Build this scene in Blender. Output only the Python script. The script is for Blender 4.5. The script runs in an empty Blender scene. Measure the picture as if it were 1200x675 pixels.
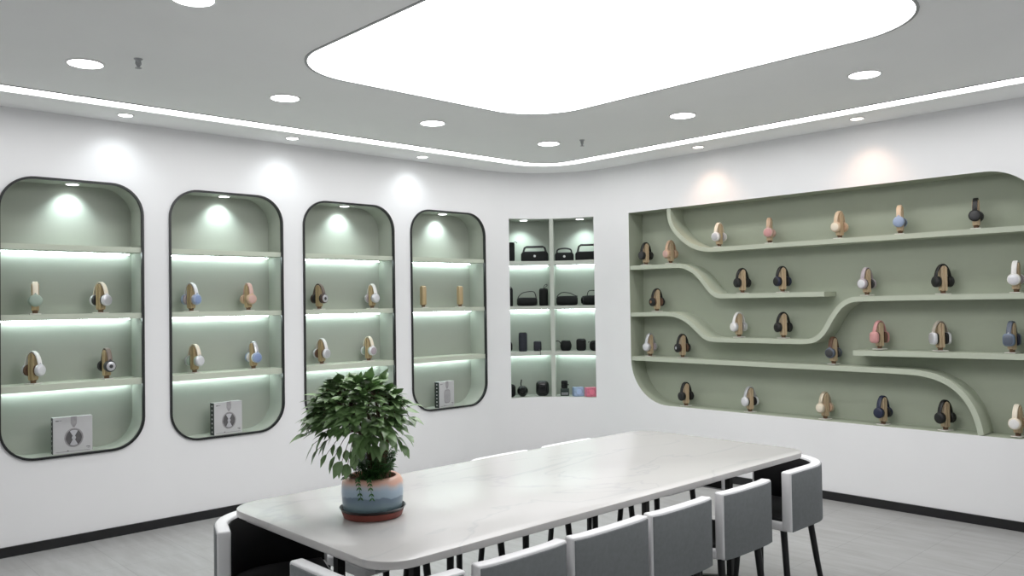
import bpy, bmesh, math, random
from mathutils import Vector, Matrix
from mathutils.geometry import tessellate_polygon

random.seed(7)
PI = math.pi
sc = bpy.context.scene
COL = sc.collection

# ------------------------------------------------------------------ camera
YAW, PITCH, ROLL, F = 0.816950758505053, 0.020085101753242067, -0.015501006592397637, 968.66
CAM = Vector((-5.991646, -5.852566, 1.5))
fwd = Vector((math.cos(PITCH) * math.cos(YAW), math.cos(PITCH) * math.sin(YAW), math.sin(PITCH)))
r0 = Vector((math.sin(YAW), -math.cos(YAW), 0))
u0 = r0.cross(fwd)
rt = math.cos(ROLL) * r0 + math.sin(ROLL) * u0
up = -math.sin(ROLL) * r0 + math.cos(ROLL) * u0
cam = bpy.data.objects.new('camera', bpy.data.cameras.new('camera'))
COL.objects.link(cam)
M4 = Matrix((rt, up, -fwd)).transposed().to_4x4()
M4.translation = CAM
cam.matrix_world = M4
cam.data.sensor_width = 36
cam.data.lens = F / 1200 * 36
cam.data.clip_start = 0.05
sc.camera = cam

# ------------------------------------------------------------------ light levels
EXPOSURE = 0.42
PANEL = 4.1           # ceiling light panel
STRIP = 6.0           # perimeter light strip
DOWN = 9.0            # lens of a downlight
NICHE_LED = 16.0      # strips below the niche shelves
SPOT_W = 19.0         # beam of a big downlight (watts)
WASH_W = 3.2         # beam of a small wall washer
WARM_W = 5.5         # beam of a warm wall washer
NICHE_W = 5.5         # beam of a niche lamp
COOL = (0.90, 0.97, 1.0)
NEUTRAL = (1.0, 0.985, 0.985)
WARM = (1.0, 0.62, 0.42)
LEDC = (0.84, 0.99, 1.0)

w = bpy.data.worlds.new('world')
sc.world = w
w.use_nodes = True
w.node_tree.nodes['Background'].inputs[0].default_value = (0.8, 0.85, 0.9, 1)
w.node_tree.nodes['Background'].inputs[1].default_value = 0.05
sc.view_settings.view_transform = 'Standard'
sc.view_settings.look = 'None'
sc.view_settings.gamma = 1
sc.view_settings.use_curve_mapping = False
sc.view_settings.exposure = EXPOSURE
sc.cycles.max_bounces = 10
sc.cycles.diffuse_bounces = 7
sc.cycles.glossy_bounces = 4
sc.cycles.sample_clamp_indirect = 8
sc.cycles.caustics_reflective = False
sc.cycles.caustics_refractive = False
sc.cycles.use_denoising = True

# ------------------------------------------------------------------ materials
def srgb(r, g, b):
    f = lambda c: (c / 255 / 12.92) if c / 255 <= 0.04045 else ((c / 255 + 0.055) / 1.055) ** 2.4
    return (f(r), f(g), f(b))

def mat(name, col, rough=0.5, metal=0.0, var=0.04, scale=14.0, bump=0.0, bscale=200.0, coat=0.0, spec=0.5, stretch=None):
    m = bpy.data.materials.new(name)
    m.use_nodes = True
    nt = m.node_tree
    b = nt.nodes['Principled BSDF']
    b.inputs['Roughness'].default_value = rough
    b.inputs['Metallic'].default_value = metal
    b.inputs['Specular IOR Level'].default_value = spec
    b.inputs['Coat Weight'].default_value = coat
    tc = nt.nodes.new('ShaderNodeTexCoord')
    mp = nt.nodes.new('ShaderNodeMapping')
    if stretch:
        mp.inputs['Scale'].default_value = stretch
    nt.links.new(tc.outputs['Object'], mp.inputs[0])
    n = nt.nodes.new('ShaderNodeTexNoise')
    n.inputs['Scale'].default_value = scale
    n.inputs['Detail'].default_value = 4
    nt.links.new(mp.outputs[0], n.inputs['Vector'])
    r = nt.nodes.new('ShaderNodeValToRGB')
    r.color_ramp.elements[0].position = 0.3
    r.color_ramp.elements[1].position = 0.7
    r.color_ramp.elements[0].color = (*[max(0, c * (1 - var)) for c in col], 1)
    r.color_ramp.elements[1].color = (*[min(1, c * (1 + var)) for c in col], 1)
    nt.links.new(n.outputs['Fac'], r.inputs[0])
    nt.links.new(r.outputs[0], b.inputs['Base Color'])
    if bump:
        n2 = nt.nodes.new('ShaderNodeTexNoise')
        n2.inputs['Scale'].default_value = bscale
        nt.links.new(tc.outputs['Object'], n2.inputs['Vector'])
        bp = nt.nodes.new('ShaderNodeBump')
        bp.inputs['Strength'].default_value = bump
        bp.inputs['Distance'].default_value = 0.002
        nt.links.new(n2.outputs['Fac'], bp.inputs['Height'])
        nt.links.new(bp.outputs[0], b.inputs['Normal'])
    return m

def emit(name, col, strength):
    m = bpy.data.materials.new(name)
    m.use_nodes = True
    nt = m.node_tree
    nt.nodes.clear()
    e = nt.nodes.new('ShaderNodeEmission')
    e.inputs[0].default_value = (*col, 1)
    e.inputs[1].default_value = strength
    o = nt.nodes.new('ShaderNodeOutputMaterial')
    nt.links.new(e.outputs[0], o.inputs[0])
    return m

WALL = mat('wall_paint', (0.80, 0.80, 0.81), 0.75, var=0.01, scale=3)
CEIL = mat('ceiling_paint', (0.91, 0.92, 0.92), 0.85, var=0.01, scale=2)
SAGE = mat('sage_paint', srgb(166, 171, 161), 0.7, var=0.015, scale=4)
ALCP = mat('alcove_paint', srgb(161, 168, 151), 0.7, var=0.015, scale=4)
ALCS = mat('alcove_shelf_paint', srgb(180, 187, 170), 0.6, var=0.015, scale=4)
SAGEL = mat('sage_shelf_paint', srgb(190, 197, 181), 0.6, var=0.015, scale=4)
UNITB = mat('unit_back_paint', srgb(166, 173, 162), 0.7, var=0.015, scale=4)
UNITP = mat('pale_sage_paint', srgb(184, 189, 180), 0.6, var=0.015, scale=4)
BLACKTRIM = mat('black_trim', (0.012, 0.013, 0.014), 0.35, var=0.1)
BASEB = mat('black_baseboard', (0.008, 0.008, 0.009), 0.3, var=0.2, scale=5)
ALU = mat('grey_trim', (0.35, 0.36, 0.37), 0.4, 0.3)
WHITEMET = mat('white_enamel', (0.8, 0.8, 0.8), 0.35)
PANELM = emit('panel_light', (1, 0.995, 1.0), PANEL)
STRIPM = emit('strip_light', (1, 1, 1), STRIP)
DOWNM = emit('downlight_lens', (0.97, 0.99, 1.0), DOWN)
LEDM = emit('shelf_led', LEDC, NICHE_LED)
LENSM = emit('niche_lens', (0.97, 1, 1), 6)
WARMM = emit('warm_lens', (1.0, 0.93, 0.85), 5)
WLEATHER = mat('white_leatherette', (0.78, 0.78, 0.79), 0.42, var=0.02, bump=0.15, bscale=300)
GFABRIC = mat('grey_fabric', srgb(122, 126, 128), 0.85, var=0.06, scale=60, bump=0.3, bscale=900)
BLEATHER = mat('black_leatherette', (0.010, 0.010, 0.011), 0.65, spec=0.25, var=0.15, bump=0.2, bscale=300)
BMETAL = mat('black_metal', (0.012, 0.013, 0.014), 0.4, 0.3, var=0.1)
BAMBOO = mat('bamboo_wood', srgb(190, 168, 138), 0.45, var=0.16, scale=9, stretch=(9, 9, 0.7))
GBAMBOO = mat('golden_bamboo', srgb(174, 152, 116), 0.38, var=0.16, scale=9, stretch=(9, 9, 0.7))
BASEP = mat('pale_foot_plate', (0.72, 0.70, 0.66), 0.2, var=0.03)
NECK = mat('dark_wood_neck', srgb(95, 70, 48), 0.5, var=0.2)
TERRA = mat('terracotta', srgb(120, 58, 48), 0.55, var=0.08, scale=30)
SOIL = mat('soil', srgb(88, 62, 44), 0.95, var=0.4, scale=90, bump=1, bscale=150)
BARK = mat('bark', srgb(84, 70, 52), 0.9, var=0.35, scale=20, stretch=(6, 6, 1), bump=0.8, bscale=120)
CLOTHB = mat('speaker_cloth', (0.006, 0.007, 0.007), 0.7, spec=0.25, var=0.25, scale=200, bump=0.4, bscale=700)
CLOTHN = mat('navy_cloth', (0.014, 0.017, 0.026), 0.7, var=0.2, scale=200, bump=0.4, bscale=700)
GLOSSB = mat('glossy_black', (0.008, 0.009, 0.009), 0.15, var=0.1)
STRAP = mat('black_strap', (0.015, 0.016, 0.016), 0.6, var=0.2)
LOGOM = mat('silver_badge', (0.55, 0.57, 0.56), 0.3, 0.5)

def leaf_mat():
    m = mat('leaf_green', srgb(112, 142, 92), 0.34, var=0.34, scale=11)
    return m
LEAF = leaf_mat()
FERN = mat('fern_green', srgb(56, 100, 46), 0.5, var=0.4, scale=30)

def floor_mat():
    m = bpy.data.materials.new('grey_tile')
    m.use_nodes = True
    nt = m.node_tree
    L = nt.links.new
    b = nt.nodes['Principled BSDF']
    b.inputs['Roughness'].default_value = 0.33
    tc = nt.nodes.new('ShaderNodeTexCoord')
    mp = nt.nodes.new('ShaderNodeMapping')
    mp.inputs['Location'].default_value = (3.93 + 4, 3.91 + 8, 0)
    L(tc.outputs['Object'], mp.inputs[0])
    br = nt.nodes.new('ShaderNodeTexBrick')
    br.offset = 0.0
    br.squash = 1.0
    br.inputs['Scale'].default_value = 1.0
    br.inputs['Brick Width'].default_value = 0.4
    br.inputs['Row Height'].default_value = 0.4
    br.inputs['Mortar Size'].default_value = 0.0016
    br.inputs['Mortar Smooth'].default_value = 0.3
    br.inputs['Color1'].default_value = (0.97, 0.97, 0.97, 1)
    br.inputs['Color2'].default_value = (1.03, 1.03, 1.03, 1)
    br.inputs['Mortar'].default_value = (0.66, 0.66, 0.66, 1)
    L(mp.outputs[0], br.inputs['Vector'])
    # travertine like streaks running across the tiles
    m2 = nt.nodes.new('ShaderNodeMapping')
    m2.inputs['Rotation'].default_value = (0, 0, math.radians(43))
    m2.inputs['Scale'].default_value = (7.0, 1.2, 1)
    L(tc.outputs['Object'], m2.inputs[0])
    n = nt.nodes.new('ShaderNodeTexNoise')
    n.inputs['Scale'].default_value = 2.2
    n.inputs['Detail'].default_value = 7
    n.inputs['Roughness'].default_value = 0.6
    L(m2.outputs[0], n.inputs['Vector'])
    r = nt.nodes.new('ShaderNodeValToRGB')
    r.color_ramp.elements[0].position = 0.32
    r.color_ramp.elements[1].position = 0.68
    r.color_ramp.elements[0].color = (0.27, 0.267, 0.262, 1)
    r.color_ramp.elements[1].color = (0.345, 0.35, 0.348, 1)
    L(n.outputs['Fac'], r.inputs[0])
    mx = nt.nodes.new('ShaderNodeMix')
    mx.data_type = 'RGBA'
    mx.blend_type = 'MULTIPLY'
    mx.inputs[0].default_value = 1
    L(r.outputs[0], mx.inputs[6])
    L(br.outputs['Color'], mx.inputs[7])
    L(mx.outputs[2], b.inputs['Base Color'])
    return m
FLOOR = floor_mat()

def marble_mat():
    m = bpy.data.materials.new('white_marble')
    m.use_nodes = True
    nt = m.node_tree
    L = nt.links.new
    b = nt.nodes['Principled BSDF']
    b.inputs['Roughness'].default_value = 0.22
    tc = nt.nodes.new('ShaderNodeTexCoord')
    mp = nt.nodes.new('ShaderNodeMapping')
    mp.inputs['Rotation'].default_value = (0.2, 0.3, math.radians(28))
    mp.inputs['Scale'].default_value = (1.0, 2.2, 1)
    L(tc.outputs['Object'], mp.inputs[0])
    n = nt.nodes.new('ShaderNodeTexNoise')
    n.inputs['Scale'].default_value = 0.9
    n.inputs['Detail'].default_value = 5
    n.inputs['Distortion'].default_value = 0.8
    L(mp.outputs[0], n.inputs['Vector'])
    s = nt.nodes.new('ShaderNodeMath'); s.operation = 'SUBTRACT'; s.inputs[1].default_value = 0.5
    a = nt.nodes.new('ShaderNodeMath'); a.operation = 'ABSOLUTE'
    L(n.outputs['Fac'], s.inputs[0]); L(s.outputs[0], a.inputs[0])
    r = nt.nodes.new('ShaderNodeValToRGB')
    r.color_ramp.elements[0].position = 0.0
    r.color_ramp.elements[0].color = (0.49, 0.487, 0.487, 1)
    r.color_ramp.elements[1].position = 0.012
    r.color_ramp.elements[1].color = (0.54, 0.53, 0.52, 1)
    L(a.outputs[0], r.inputs[0])
    L(r.outputs[0], b.inputs['Base Color'])
    return m
MARBLE = marble_mat()

def pot_mat():
    m = bpy.data.materials.new('painted_ceramic')
    m.use_nodes = True
    nt = m.node_tree
    L = nt.links.new
    b = nt.nodes['Principled BSDF']
    b.inputs['Roughness'].default_value = 0.3
    tc = nt.nodes.new('ShaderNodeTexCoord')
    sp = nt.nodes.new('ShaderNodeSeparateXYZ')
    L(tc.outputs['Object'], sp.inputs[0])
    n = nt.nodes.new('ShaderNodeTexNoise')
    mp = nt.nodes.new('ShaderNodeMapping'); mp.inputs['Scale'].default_value = (1, 1, 0.25)
    L(tc.outputs['Object'], mp.inputs[0]); L(mp.outputs[0], n.inputs['Vector'])
    n.inputs['Scale'].default_value = 14; n.inputs['Detail'].default_value = 3
    k = nt.nodes.new('ShaderNodeMath'); k.operation = 'MULTIPLY_ADD'
    k.inputs[1].default_value = 0.05; k.inputs[2].default_value = -0.025
    L(n.outputs['Fac'], k.inputs[0])
    ad = nt.nodes.new('ShaderNodeMath'); ad.operation = 'ADD'
    L(sp.outputs['Z'], ad.inputs[0]); L(k.outputs[0], ad.inputs[1])
    sc_ = nt.nodes.new('ShaderNodeMath'); sc_.operation = 'DIVIDE'; sc_.inputs[1].default_value = 0.135
    L(ad.outputs[0], sc_.inputs[0])
    r = nt.nodes.new('ShaderNodeValToRGB')
    e = r.color_ramp.elements
    e[0].position = 0.0; e[0].color = (*srgb(132, 152, 156), 1)
    e[1].position = 1.0; e[1].color = (*srgb(216, 168, 148), 1)
    for p_, c_ in ((0.20, (120, 142, 150)), (0.36, (110, 130, 144)), (0.46, (104, 122, 140)), (0.49, (150, 170, 186)), (0.66, (166, 184, 200)), (0.76, (190, 190, 196)), (0.86, (220, 176, 158))):
        q = e.new(p_); q.color = (*srgb(*c_), 1)
    L(sc_.outputs[0], r.inputs[0])
    L(r.outputs[0], b.inputs['Base Color'])
    return m
POT = pot_mat()

_mc = {}
def cmat(rgb, rough=0.4, metal=0.0):
    k = (rgb, rough, metal)
    if k not in _mc:
        _mc[k] = mat('finish_%d_%d_%d' % rgb, srgb(*rgb), rough, metal, var=0.03, scale=40)
    return _mc[k]

# ------------------------------------------------------------------ mesh helpers
def obj(name, bm, m, parent=None, smooth=35, loc=None):
    me = bpy.data.meshes.new(name)
    bmesh.ops.recalc_face_normals(bm, faces=bm.faces)
    bm.to_mesh(me)
    bm.free()
    me.materials.append(m)
    if smooth:
        for p_ in me.polygons:
            p_.use_smooth = True
        me.set_sharp_from_angle(angle=math.radians(smooth))
    o = bpy.data.objects.new(name, me)
    COL.objects.link(o)
    if parent:
        o.parent = parent
    if loc is not None:
        o.location = loc
    return o

def thing(name, label, cat, loc=(0, 0, 0), rz=0.0, group=None):
    o = bpy.data.objects.new(name, None)
    o.empty_display_size = 0.05
    COL.objects.link(o)
    o.location = loc
    o.rotation_euler = (0, 0, rz)
    o['label'] = label
    o['category'] = cat
    o['kind'] = 'thing'
    if group:
        o['group'] = group
    return o

def tag(o, label, cat, group=None):
    o['label'] = label
    o['category'] = cat
    o['kind'] = 'thing'
    if group:
        o['group'] = group
    return o

def struct(name, bm, m, label=None, smooth=35):
    o = obj(name, bm, m, smooth=smooth)
    o['kind'] = 'structure'
    if label:
        o['label'] = label
        o['category'] = name.split('_')[0]
    return o

def box(bm, c, s, rot=None, bev=0.0, seg=2):
    t = bmesh.new()
    bmesh.ops.create_cube(t, size=1)
    bmesh.ops.scale(t, vec=s, verts=t.verts)
    if bev:
        bmesh.ops.bevel(t, geom=t.edges[:], offset=bev, segments=seg, affect='EDGES', profile=0.5)
    if rot is not None:
        bmesh.ops.transform(t, matrix=rot, verts=t.verts)
    bmesh.ops.translate(t, vec=c, verts=t.verts)
    merge(bm, t)

def merge(bm, t):
    me = bpy.data.meshes.new('tmp')
    t.to_mesh(me)
    t.free()
    bm.from_mesh(me)
    bpy.data.meshes.remove(me)

def prism(pts, axis, d0, d1, bm=None, bev=0, seg=2, cap0=True, cap1=True):
    """extrude a 2-D outline: axis 'x' -> pts are (y,z); 'y' -> (x,z); 'z' -> (x,y)"""
    t = bmesh.new()
    def P(a, b, d):
        return {'x': (d, a, b), 'y': (a, d, b), 'z': (a, b, d)}[axis]
    v0 = [t.verts.new(P(a, b, d0)) for a, b in pts]
    v1 = [t.verts.new(P(a, b, d1)) for a, b in pts]
    n = len(pts)
    for i in range(n):
        t.faces.new((v0[i], v0[(i + 1) % n], v1[(i + 1) % n], v1[i]))
    if cap0 or cap1:
        tri = tessellate_polygon([[Vector((a, b, 0)) for a, b in pts]])
        for f in tri:
            try:
                if cap0: t.faces.new([v0[i] for i in f])
                if cap1: t.faces.new([v1[i] for i in f])
            except ValueError:
                pass
    bmesh.ops.recalc_face_normals(t, faces=t.faces)
    if cap0 or cap1:
        bmesh.ops.dissolve_limit(t, angle_limit=0.001, verts=t.verts, edges=t.edges)
    if bev:
        t.normal_update()
        es = [e for e in t.edges if len(e.link_faces) == 2 and e.calc_face_angle(0) > 0.6]
        bmesh.ops.bevel(t, geom=es, offset=bev, segments=seg, affect='EDGES', profile=0.5, clamp_overlap=True)
    if bm is None:
        return t
    merge(bm, t)
    return bm

def rrect(x0, x1, z0, z1, r, n=10):
    """rounded rectangle outline; r is one radius or four: (x0,z0),(x1,z0),(x1,z1),(x0,z1)"""
    rr = r if isinstance(r, (tuple, list)) else (r,) * 4
    out = []
    for (cx, cz, sx, sz, a0, q) in ((x0, z0, 1, 1, PI, rr[0]), (x1, z0, -1, 1, 1.5 * PI, rr[1]), (x1, z1, -1, -1, 0, rr[2]), (x0, z1, 1, -1, 0.5 * PI, rr[3])):
        if q < 1e-4:
            out.append((cx, cz)); continue
        for k in range(n + 1):
            a = a0 + 0.5 * PI * k / n
            out.append((cx + sx * q + q * math.cos(a), cz + sz * q + q * math.sin(a)))
    return out

def fill(bm, loops, P):
    """planar polygon with holes"""
    allp = [q for l in loops for q in l]
    vs = [bm.verts.new(P(a, b)) for a, b in allp]
    for f in tessellate_polygon([[Vector((a, b, 0)) for a, b in l] for l in loops]):
        try:
            bm.faces.new([vs[i] for i in f])
        except ValueError:
            pass

def ribbon(bm, l0, l1):
    """quads between two closed loops of 3-D points"""
    v0 = [bm.verts.new(p_) for p_ in l0]
    v1 = [bm.verts.new(p_) for p_ in l1]
    n = len(l0)
    for i in range(n):
        bm.faces.new((v0[i], v0[(i + 1) % n], v1[(i + 1) % n], v1[i]))

def tube(bm, pts, r, n=8, closed=False, caps=True):
    pts = [Vector(p_) for p_ in pts]
    rs = r if isinstance(r, (list, tuple)) else [r] * len(pts)
    rings = []
    prev = None
    m = len(pts)
    for i, p_ in enumerate(pts):
        if closed:
            d = pts[(i + 1) % m] - pts[i - 1]
        else:
            d = pts[min(i + 1, m - 1)] - pts[max(i - 1, 0)]
        d.normalize()
        if prev is None:
            a = d.orthogonal().normalized()
        else:
            a = (prev - d * prev.dot(d)).normalized()
        prev = a
        b = d.cross(a)
        rings.append([bm.verts.new(p_ + rs[i] * (math.cos(2 * PI * k / n) * a + math.sin(2 * PI * k / n) * b)) for k in range(n)])
    for i in range(m if closed else m - 1):
        A, B = rings[i], rings[(i + 1) % m]
        for k in range(n):
            bm.faces.new((A[k], A[(k + 1) % n], B[(k + 1) % n], B[k]))
    if caps and not closed:
        bm.faces.new(rings[0][::-1])
        bm.faces.new(rings[-1])

def lathe(bm, prof, n=32, axis='z', c=(0, 0, 0), sx=1.0):
    """profile of (radius, height); axis z, x or y"""
    rings = []
    for r, h in prof:
        ring = []
        for k in range(n):
            a = 2 * PI * k / n
            u, v = r * math.cos(a), r * math.sin(a) * sx
            p_ = {'z': (u, v, h), 'x': (h, u, v), 'y': (u, h, v)}[axis]
            ring.append(bm.verts.new((p_[0] + c[0], p_[1] + c[1], p_[2] + c[2])))
        rings.append(ring)
    for A, B in zip(rings, rings[1:]):
        for k in range(n):
            bm.faces.new((A[k], A[(k + 1) % n], B[(k + 1) % n], B[k]))
    bm.faces.new(rings[0][::-1])
    bm.faces.new(rings[-1])

def smooth_path(P, sub=6):
    """Catmull-Rom through points"""
    P = [Vector(p_) for p_ in P]
    out = []
    for i in range(len(P) - 1):
        p0, p1, p2, p3 = P[max(i - 1, 0)], P[i], P[i + 1], P[min(i + 2, len(P) - 1)]
        for k in range(sub):
            t = k / sub
            out.append(0.5 * ((2 * p1) + (p2 - p0) * t + (2 * p0 - 5 * p1 + 4 * p2 - p3) * t * t + (3 * p1 - p0 - 3 * p2 + p3) * t ** 3))
    out.append(P[-1])
    return out

def thick2d(path, t):
    """outline of a 2-D open path given the thickness t"""
    L, R = [], []
    n = len(path)
    for i in range(n):
        d = Vector(path[min(i + 1, n - 1)]) - Vector(path[max(i - 1, 0)])
        d.normalize()
        nn = Vector((-d.y, d.x))
        L.append(tuple(Vector(path[i]) + nn * t / 2))
        R.append(tuple(Vector(path[i]) - nn * t / 2))
    return L + R[::-1]

def offset_path(path, o):
    out = []
    n = len(path)
    for i in range(n):
        d = Vector(path[min(i + 1, n - 1)]) - Vector(path[max(i - 1, 0)])
        d.normalize()
        out.append(tuple(Vector(path[i]) + Vector((-d.y, d.x)) * o))
    return out

# ------------------------------------------------------------------ room shell
H = 2.775
RC = 0.8                      # radius of the rounded room corner
X0, Y0 = -9.0, -8.8
NZ0, NZ1 = 0.577, 2.347       # rounded niches in the left wall
NW, ND, NR = 0.85, 0.22, 0.2
NX = [-4.39, -3.351, -2.312, -1.273]
AY0, AY1, AZ0, AZ1, AD = -4.38, -1.053, 0.587, 2.327, 0.20     # alcove in the right wall
alc_out = rrect(AY0, AY1, AZ0, AZ1, (0.2, 0.40, 0.0, 0.35), 14)
CA0, CA1 = math.radians(11.6), math.radians(72.6)             # corner unit, angles about the wall's centre of curvature
CZ0, CZ1 = 0.60, 2.33

bm = bmesh.new()
holes = [rrect(c - NW / 2, c + NW / 2, NZ0, NZ1, NR, 12) for c in NX]
fill(bm, [[(X0, 0), (-RC, 0), (-RC, H), (X0, H)]] + holes, lambda a, b: (a, 0, b))
struct('wall_left', bm, WALL, smooth=0)
bm = bmesh.new()
fill(bm, [[(Y0, 0), (-RC, 0), (-RC, H), (Y0, H)], alc_out], lambda a, b: (0, a, b))
struct('wall_right', bm, WALL, smooth=0)

def cyl(a, r, z):
    return (-RC + r * math.cos(a), -RC + r * math.sin(a), z)
bm = bmesh.new()
def arcband(bm, a0, a1, r, z0, z1, n):
    for i in range(n):
        A, B = a0 + (a1 - a0) * i / n, a0 + (a1 - a0) * (i + 1) / n
        bm.faces.new([bm.verts.new(q) for q in (cyl(A, r, z0), cyl(B, r, z0), cyl(B, r, z1), cyl(A, r, z1))])
arcband(bm, 0, CA0, RC, 0, H, 4)
arcband(bm, CA1, PI / 2, RC, 0, H, 6)
arcband(bm, CA0, CA1, RC, 0, CZ0, 18)
arcband(bm, CA0, CA1, RC, CZ1, H, 18)
bmesh.ops.remove_doubles(bm, verts=bm.verts, dist=1e-4)
struct('wall_corner', bm, WALL)
bm = bmesh.new()
fill(bm, [[(X0, 0), (0.0, 0), (0.0, H), (X0, H)]], lambda a, b: (a, Y0, b))
struct('wall_rear', bm, WALL, smooth=0)
bm = bmesh.new()
fill(bm, [[(Y0, 0), (0, 0), (0, H), (Y0, H)]], lambda a, b: (X0, a, b))
struct('wall_side', bm, WALL, smooth=0)

bm = bmesh.new()
box(bm, ((X0 + 0.0) / 2, Y0 / 2, -0.05), (-X0, -Y0, 0.1))
struct('floor', bm, FLOOR, smooth=0)

# ceiling with a recessed light channel and a recessed panel
SO, SI = 0.405, 0.56
so = rrect(X0 + SO, -SO, Y0 + SO, -SO, RC - SO + 0.02, 10)
si = rrect(X0 + SI, -SI, Y0 + SI, -SI, RC - SI + 0.02, 10)
PX0, PX1, PY0, PY1 = -3.90, -1.965, -4.48, -1.85
pan = rrect(PX0, PX1, PY0, PY1, 0.40, 14)
bm = bmesh.new()
fill(bm, [[(X0, Y0), (0, Y0), (0, 0), (X0, 0)], so], lambda a, b: (a, b, H))
fill(bm, [si, pan], lambda a, b: (a, b, H))
for lp, d in ((so, 0.02), (si, 0.02)):
    ribbon(bm, [(a, b, H) for a, b in lp], [(a, b, H + d) for a, b in lp])
struct('ceiling', bm, CEIL, smooth=0)
bm = bmesh.new()
box(bm, (X0 / 2, Y0 / 2, H + 0.08), (-X0, -Y0, 0.06))
struct('ceiling_slab', bm, CEIL, smooth=0)

t = thing('ceiling_light_strip', 'slim white light strip running around the ceiling edge with a rounded corner', 'light strip', (0, 0, 0))
bm = bmesh.new()
ribbon(bm, [(a, b, H + 0.012) for a, b in so], [(a, b, H + 0.012) for a, b in si])
obj('diffuser', bm, STRIPM, t, 0)
bm = bmesh.new()
sj = rrect(X0 + SI + 0.012, -SI - 0.012, Y0 + SI + 0.012, -SI - 0.012, RC - SI + 0.01, 10)
ribbon(bm, [(a, b, H - 0.004) for a, b in si], [(a, b, H - 0.004) for a, b in sj])
ribbon(bm, [(a, b, H + 0.012) for a, b in si], [(a, b, H - 0.004) for a, b in si])
ribbon(bm, [(a, b, H) for a, b in sj], [(a, b, H - 0.004) for a, b in sj])
obj('edge_trim', bm, ALU, t, 0)

t = thing('ceiling_light', 'large glowing white ceiling panel with rounded corners above the table', 'light panel')
bm = bmesh.new()
fill(bm, [rrect(PX0, PX1, PY0, PY1, 0.40, 14)], lambda a, b: (a, b, H - 0.001))
obj('diffuser', bm, PANELM, t, 0)
bm = bmesh.new()
po = rrect(PX0 - 0.014, PX1 + 0.014, PY0 - 0.014, PY1 + 0.014, 0.414, 14)
ribbon(bm, [(a, b, H - 0.004) for a, b in pan], [(a, b, H - 0.004) for a, b in po])
ribbon(bm, [(a, b, H) for a, b in pan], [(a, b, H - 0.004) for a, b in pan])
ribbon(bm, [(a, b, H) for a, b in po], [(a, b, H - 0.004) for a, b in po])
obj('edge_trim', bm, ALU, t, 0)

# baseboards
BH, BT = 0.062, 0.012
bm = bmesh.new(); box(bm, ((X0 - RC) / 2, -BT / 2, BH / 2), (-RC - X0, BT, BH)); struct('baseboard_left', bm, BASEB, smooth=0)
bm = bmesh.new(); box(bm, (-BT / 2, (Y0 - RC) / 2, BH / 2), (BT, -RC - Y0, BH)); struct('baseboard_right', bm, BASEB, smooth=0)
bm = bmesh.new()
pth = [(-RC + (RC - BT / 2) * math.cos(a), -RC + (RC - BT / 2) * math.sin(a)) for a in [PI / 2 * k / 16 for k in range(17)]]
prism(thick2d(pth, BT), 'z', 0, BH, bm)
struct('baseboard_corner', bm, BASEB)

# ------------------------------------------------------------------ lamps
def spot(parent, loc, watts, col, ang, blend=1.0, rad=0.03, aim=(0, 0, -1)):
    d = bpy.data.lights.new('beam', 'SPOT')
    d.energy = watts
    d.color = col
    d.spot_size = math.radians(ang)
    d.spot_blend = blend
    d.shadow_soft_size = rad
    o = bpy.data.objects.new('beam', d)
    COL.objects.link(o)
    o.location = loc
    o.rotation_euler = Vector(aim).to_track_quat('-Z', 'Y').to_euler()
    o.parent = parent
    return o

def downlight(x, y, rad, label, group, lens, watts, col, ang, aim=(0, 0, -1), z=H, name='ceiling_downlight'):
    t = thing(name, label, 'downlight', (x, y, z), 0, group)
    bm = bmesh.new()
    lathe(bm, [(rad + 0.012, 0.0), (rad + 0.012, -0.004), (rad + 0.004, -0.007), (rad, -0.005), (rad, 0.0)], 36)
    obj('trim_ring', bm, WHITEMET, t)
    bm = bmesh.new()
    lathe(bm, [(0.001, -0.0062), (rad * 0.7, -0.0062), (rad, -0.0055)], 36)
    obj('lens', bm, lens, t)
    if watts:
        spot(t, (0, 0, -0.02), watts, col, ang, rad=rad * 0.6, aim=aim)
    return t

G = 'large round ceiling downlights'
for x, y, lab in ((-4.63, -2.52, 'large round downlight cut by the top edge of the picture'),
                  (-4.686, -1.283, 'large round downlight beside the ceiling sprinkler farthest from the corner'),
                  (-3.569, -1.288, 'large round downlight in front of the pointed left end of the light panel'),
                  (-2.455, -1.303, 'large round downlight between the light panel and the niche beside the corner shelves'),
                  (-1.292, -1.298, 'large round downlight closest to the rounded room corner, beside a sprinkler'),
                  (-1.282, -2.565, 'large round downlight midway along the ceiling before the headphone alcove'),
                  (-1.33, -3.834, 'large round downlight beyond the right end of the light panel')):
    downlight(x, y, 0.082, lab, G, DOWNM, SPOT_W, NEUTRAL, 110)
G = 'small ceiling spotlights along the niche wall'
for x, y, lab in ((-4.146, -0.235, 'small ceiling spotlight washing the wall between the two niches farthest from the corner shelves'),
                  (-2.954, -0.235, 'small ceiling spotlight washing the wall between the middle two niches, behind the plant'),
                  (-1.724, -0.215, 'small ceiling spotlight washing the wall between the last two niches before the corner shelves')):
    downlight(x, y, 0.042, lab, G, DOWNM, WASH_W, COOL, 110, (0, 0.35, -1), name='wall_washer')
G = 'warm ceiling spotlights above the headphone alcove'
for x, y, lab in ((-0.222, -1.97, 'small warm ceiling spotlight above the alcove end nearest the corner shelves'),
                  (-0.235, -3.30, 'small warm ceiling spotlight above the alcove, below the far downlight')):
    downlight(x, y, 0.042, lab, G, WARMM, WARM_W, WARM, 100, (0.2, 0.02, -1), name='wall_washer')

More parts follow.
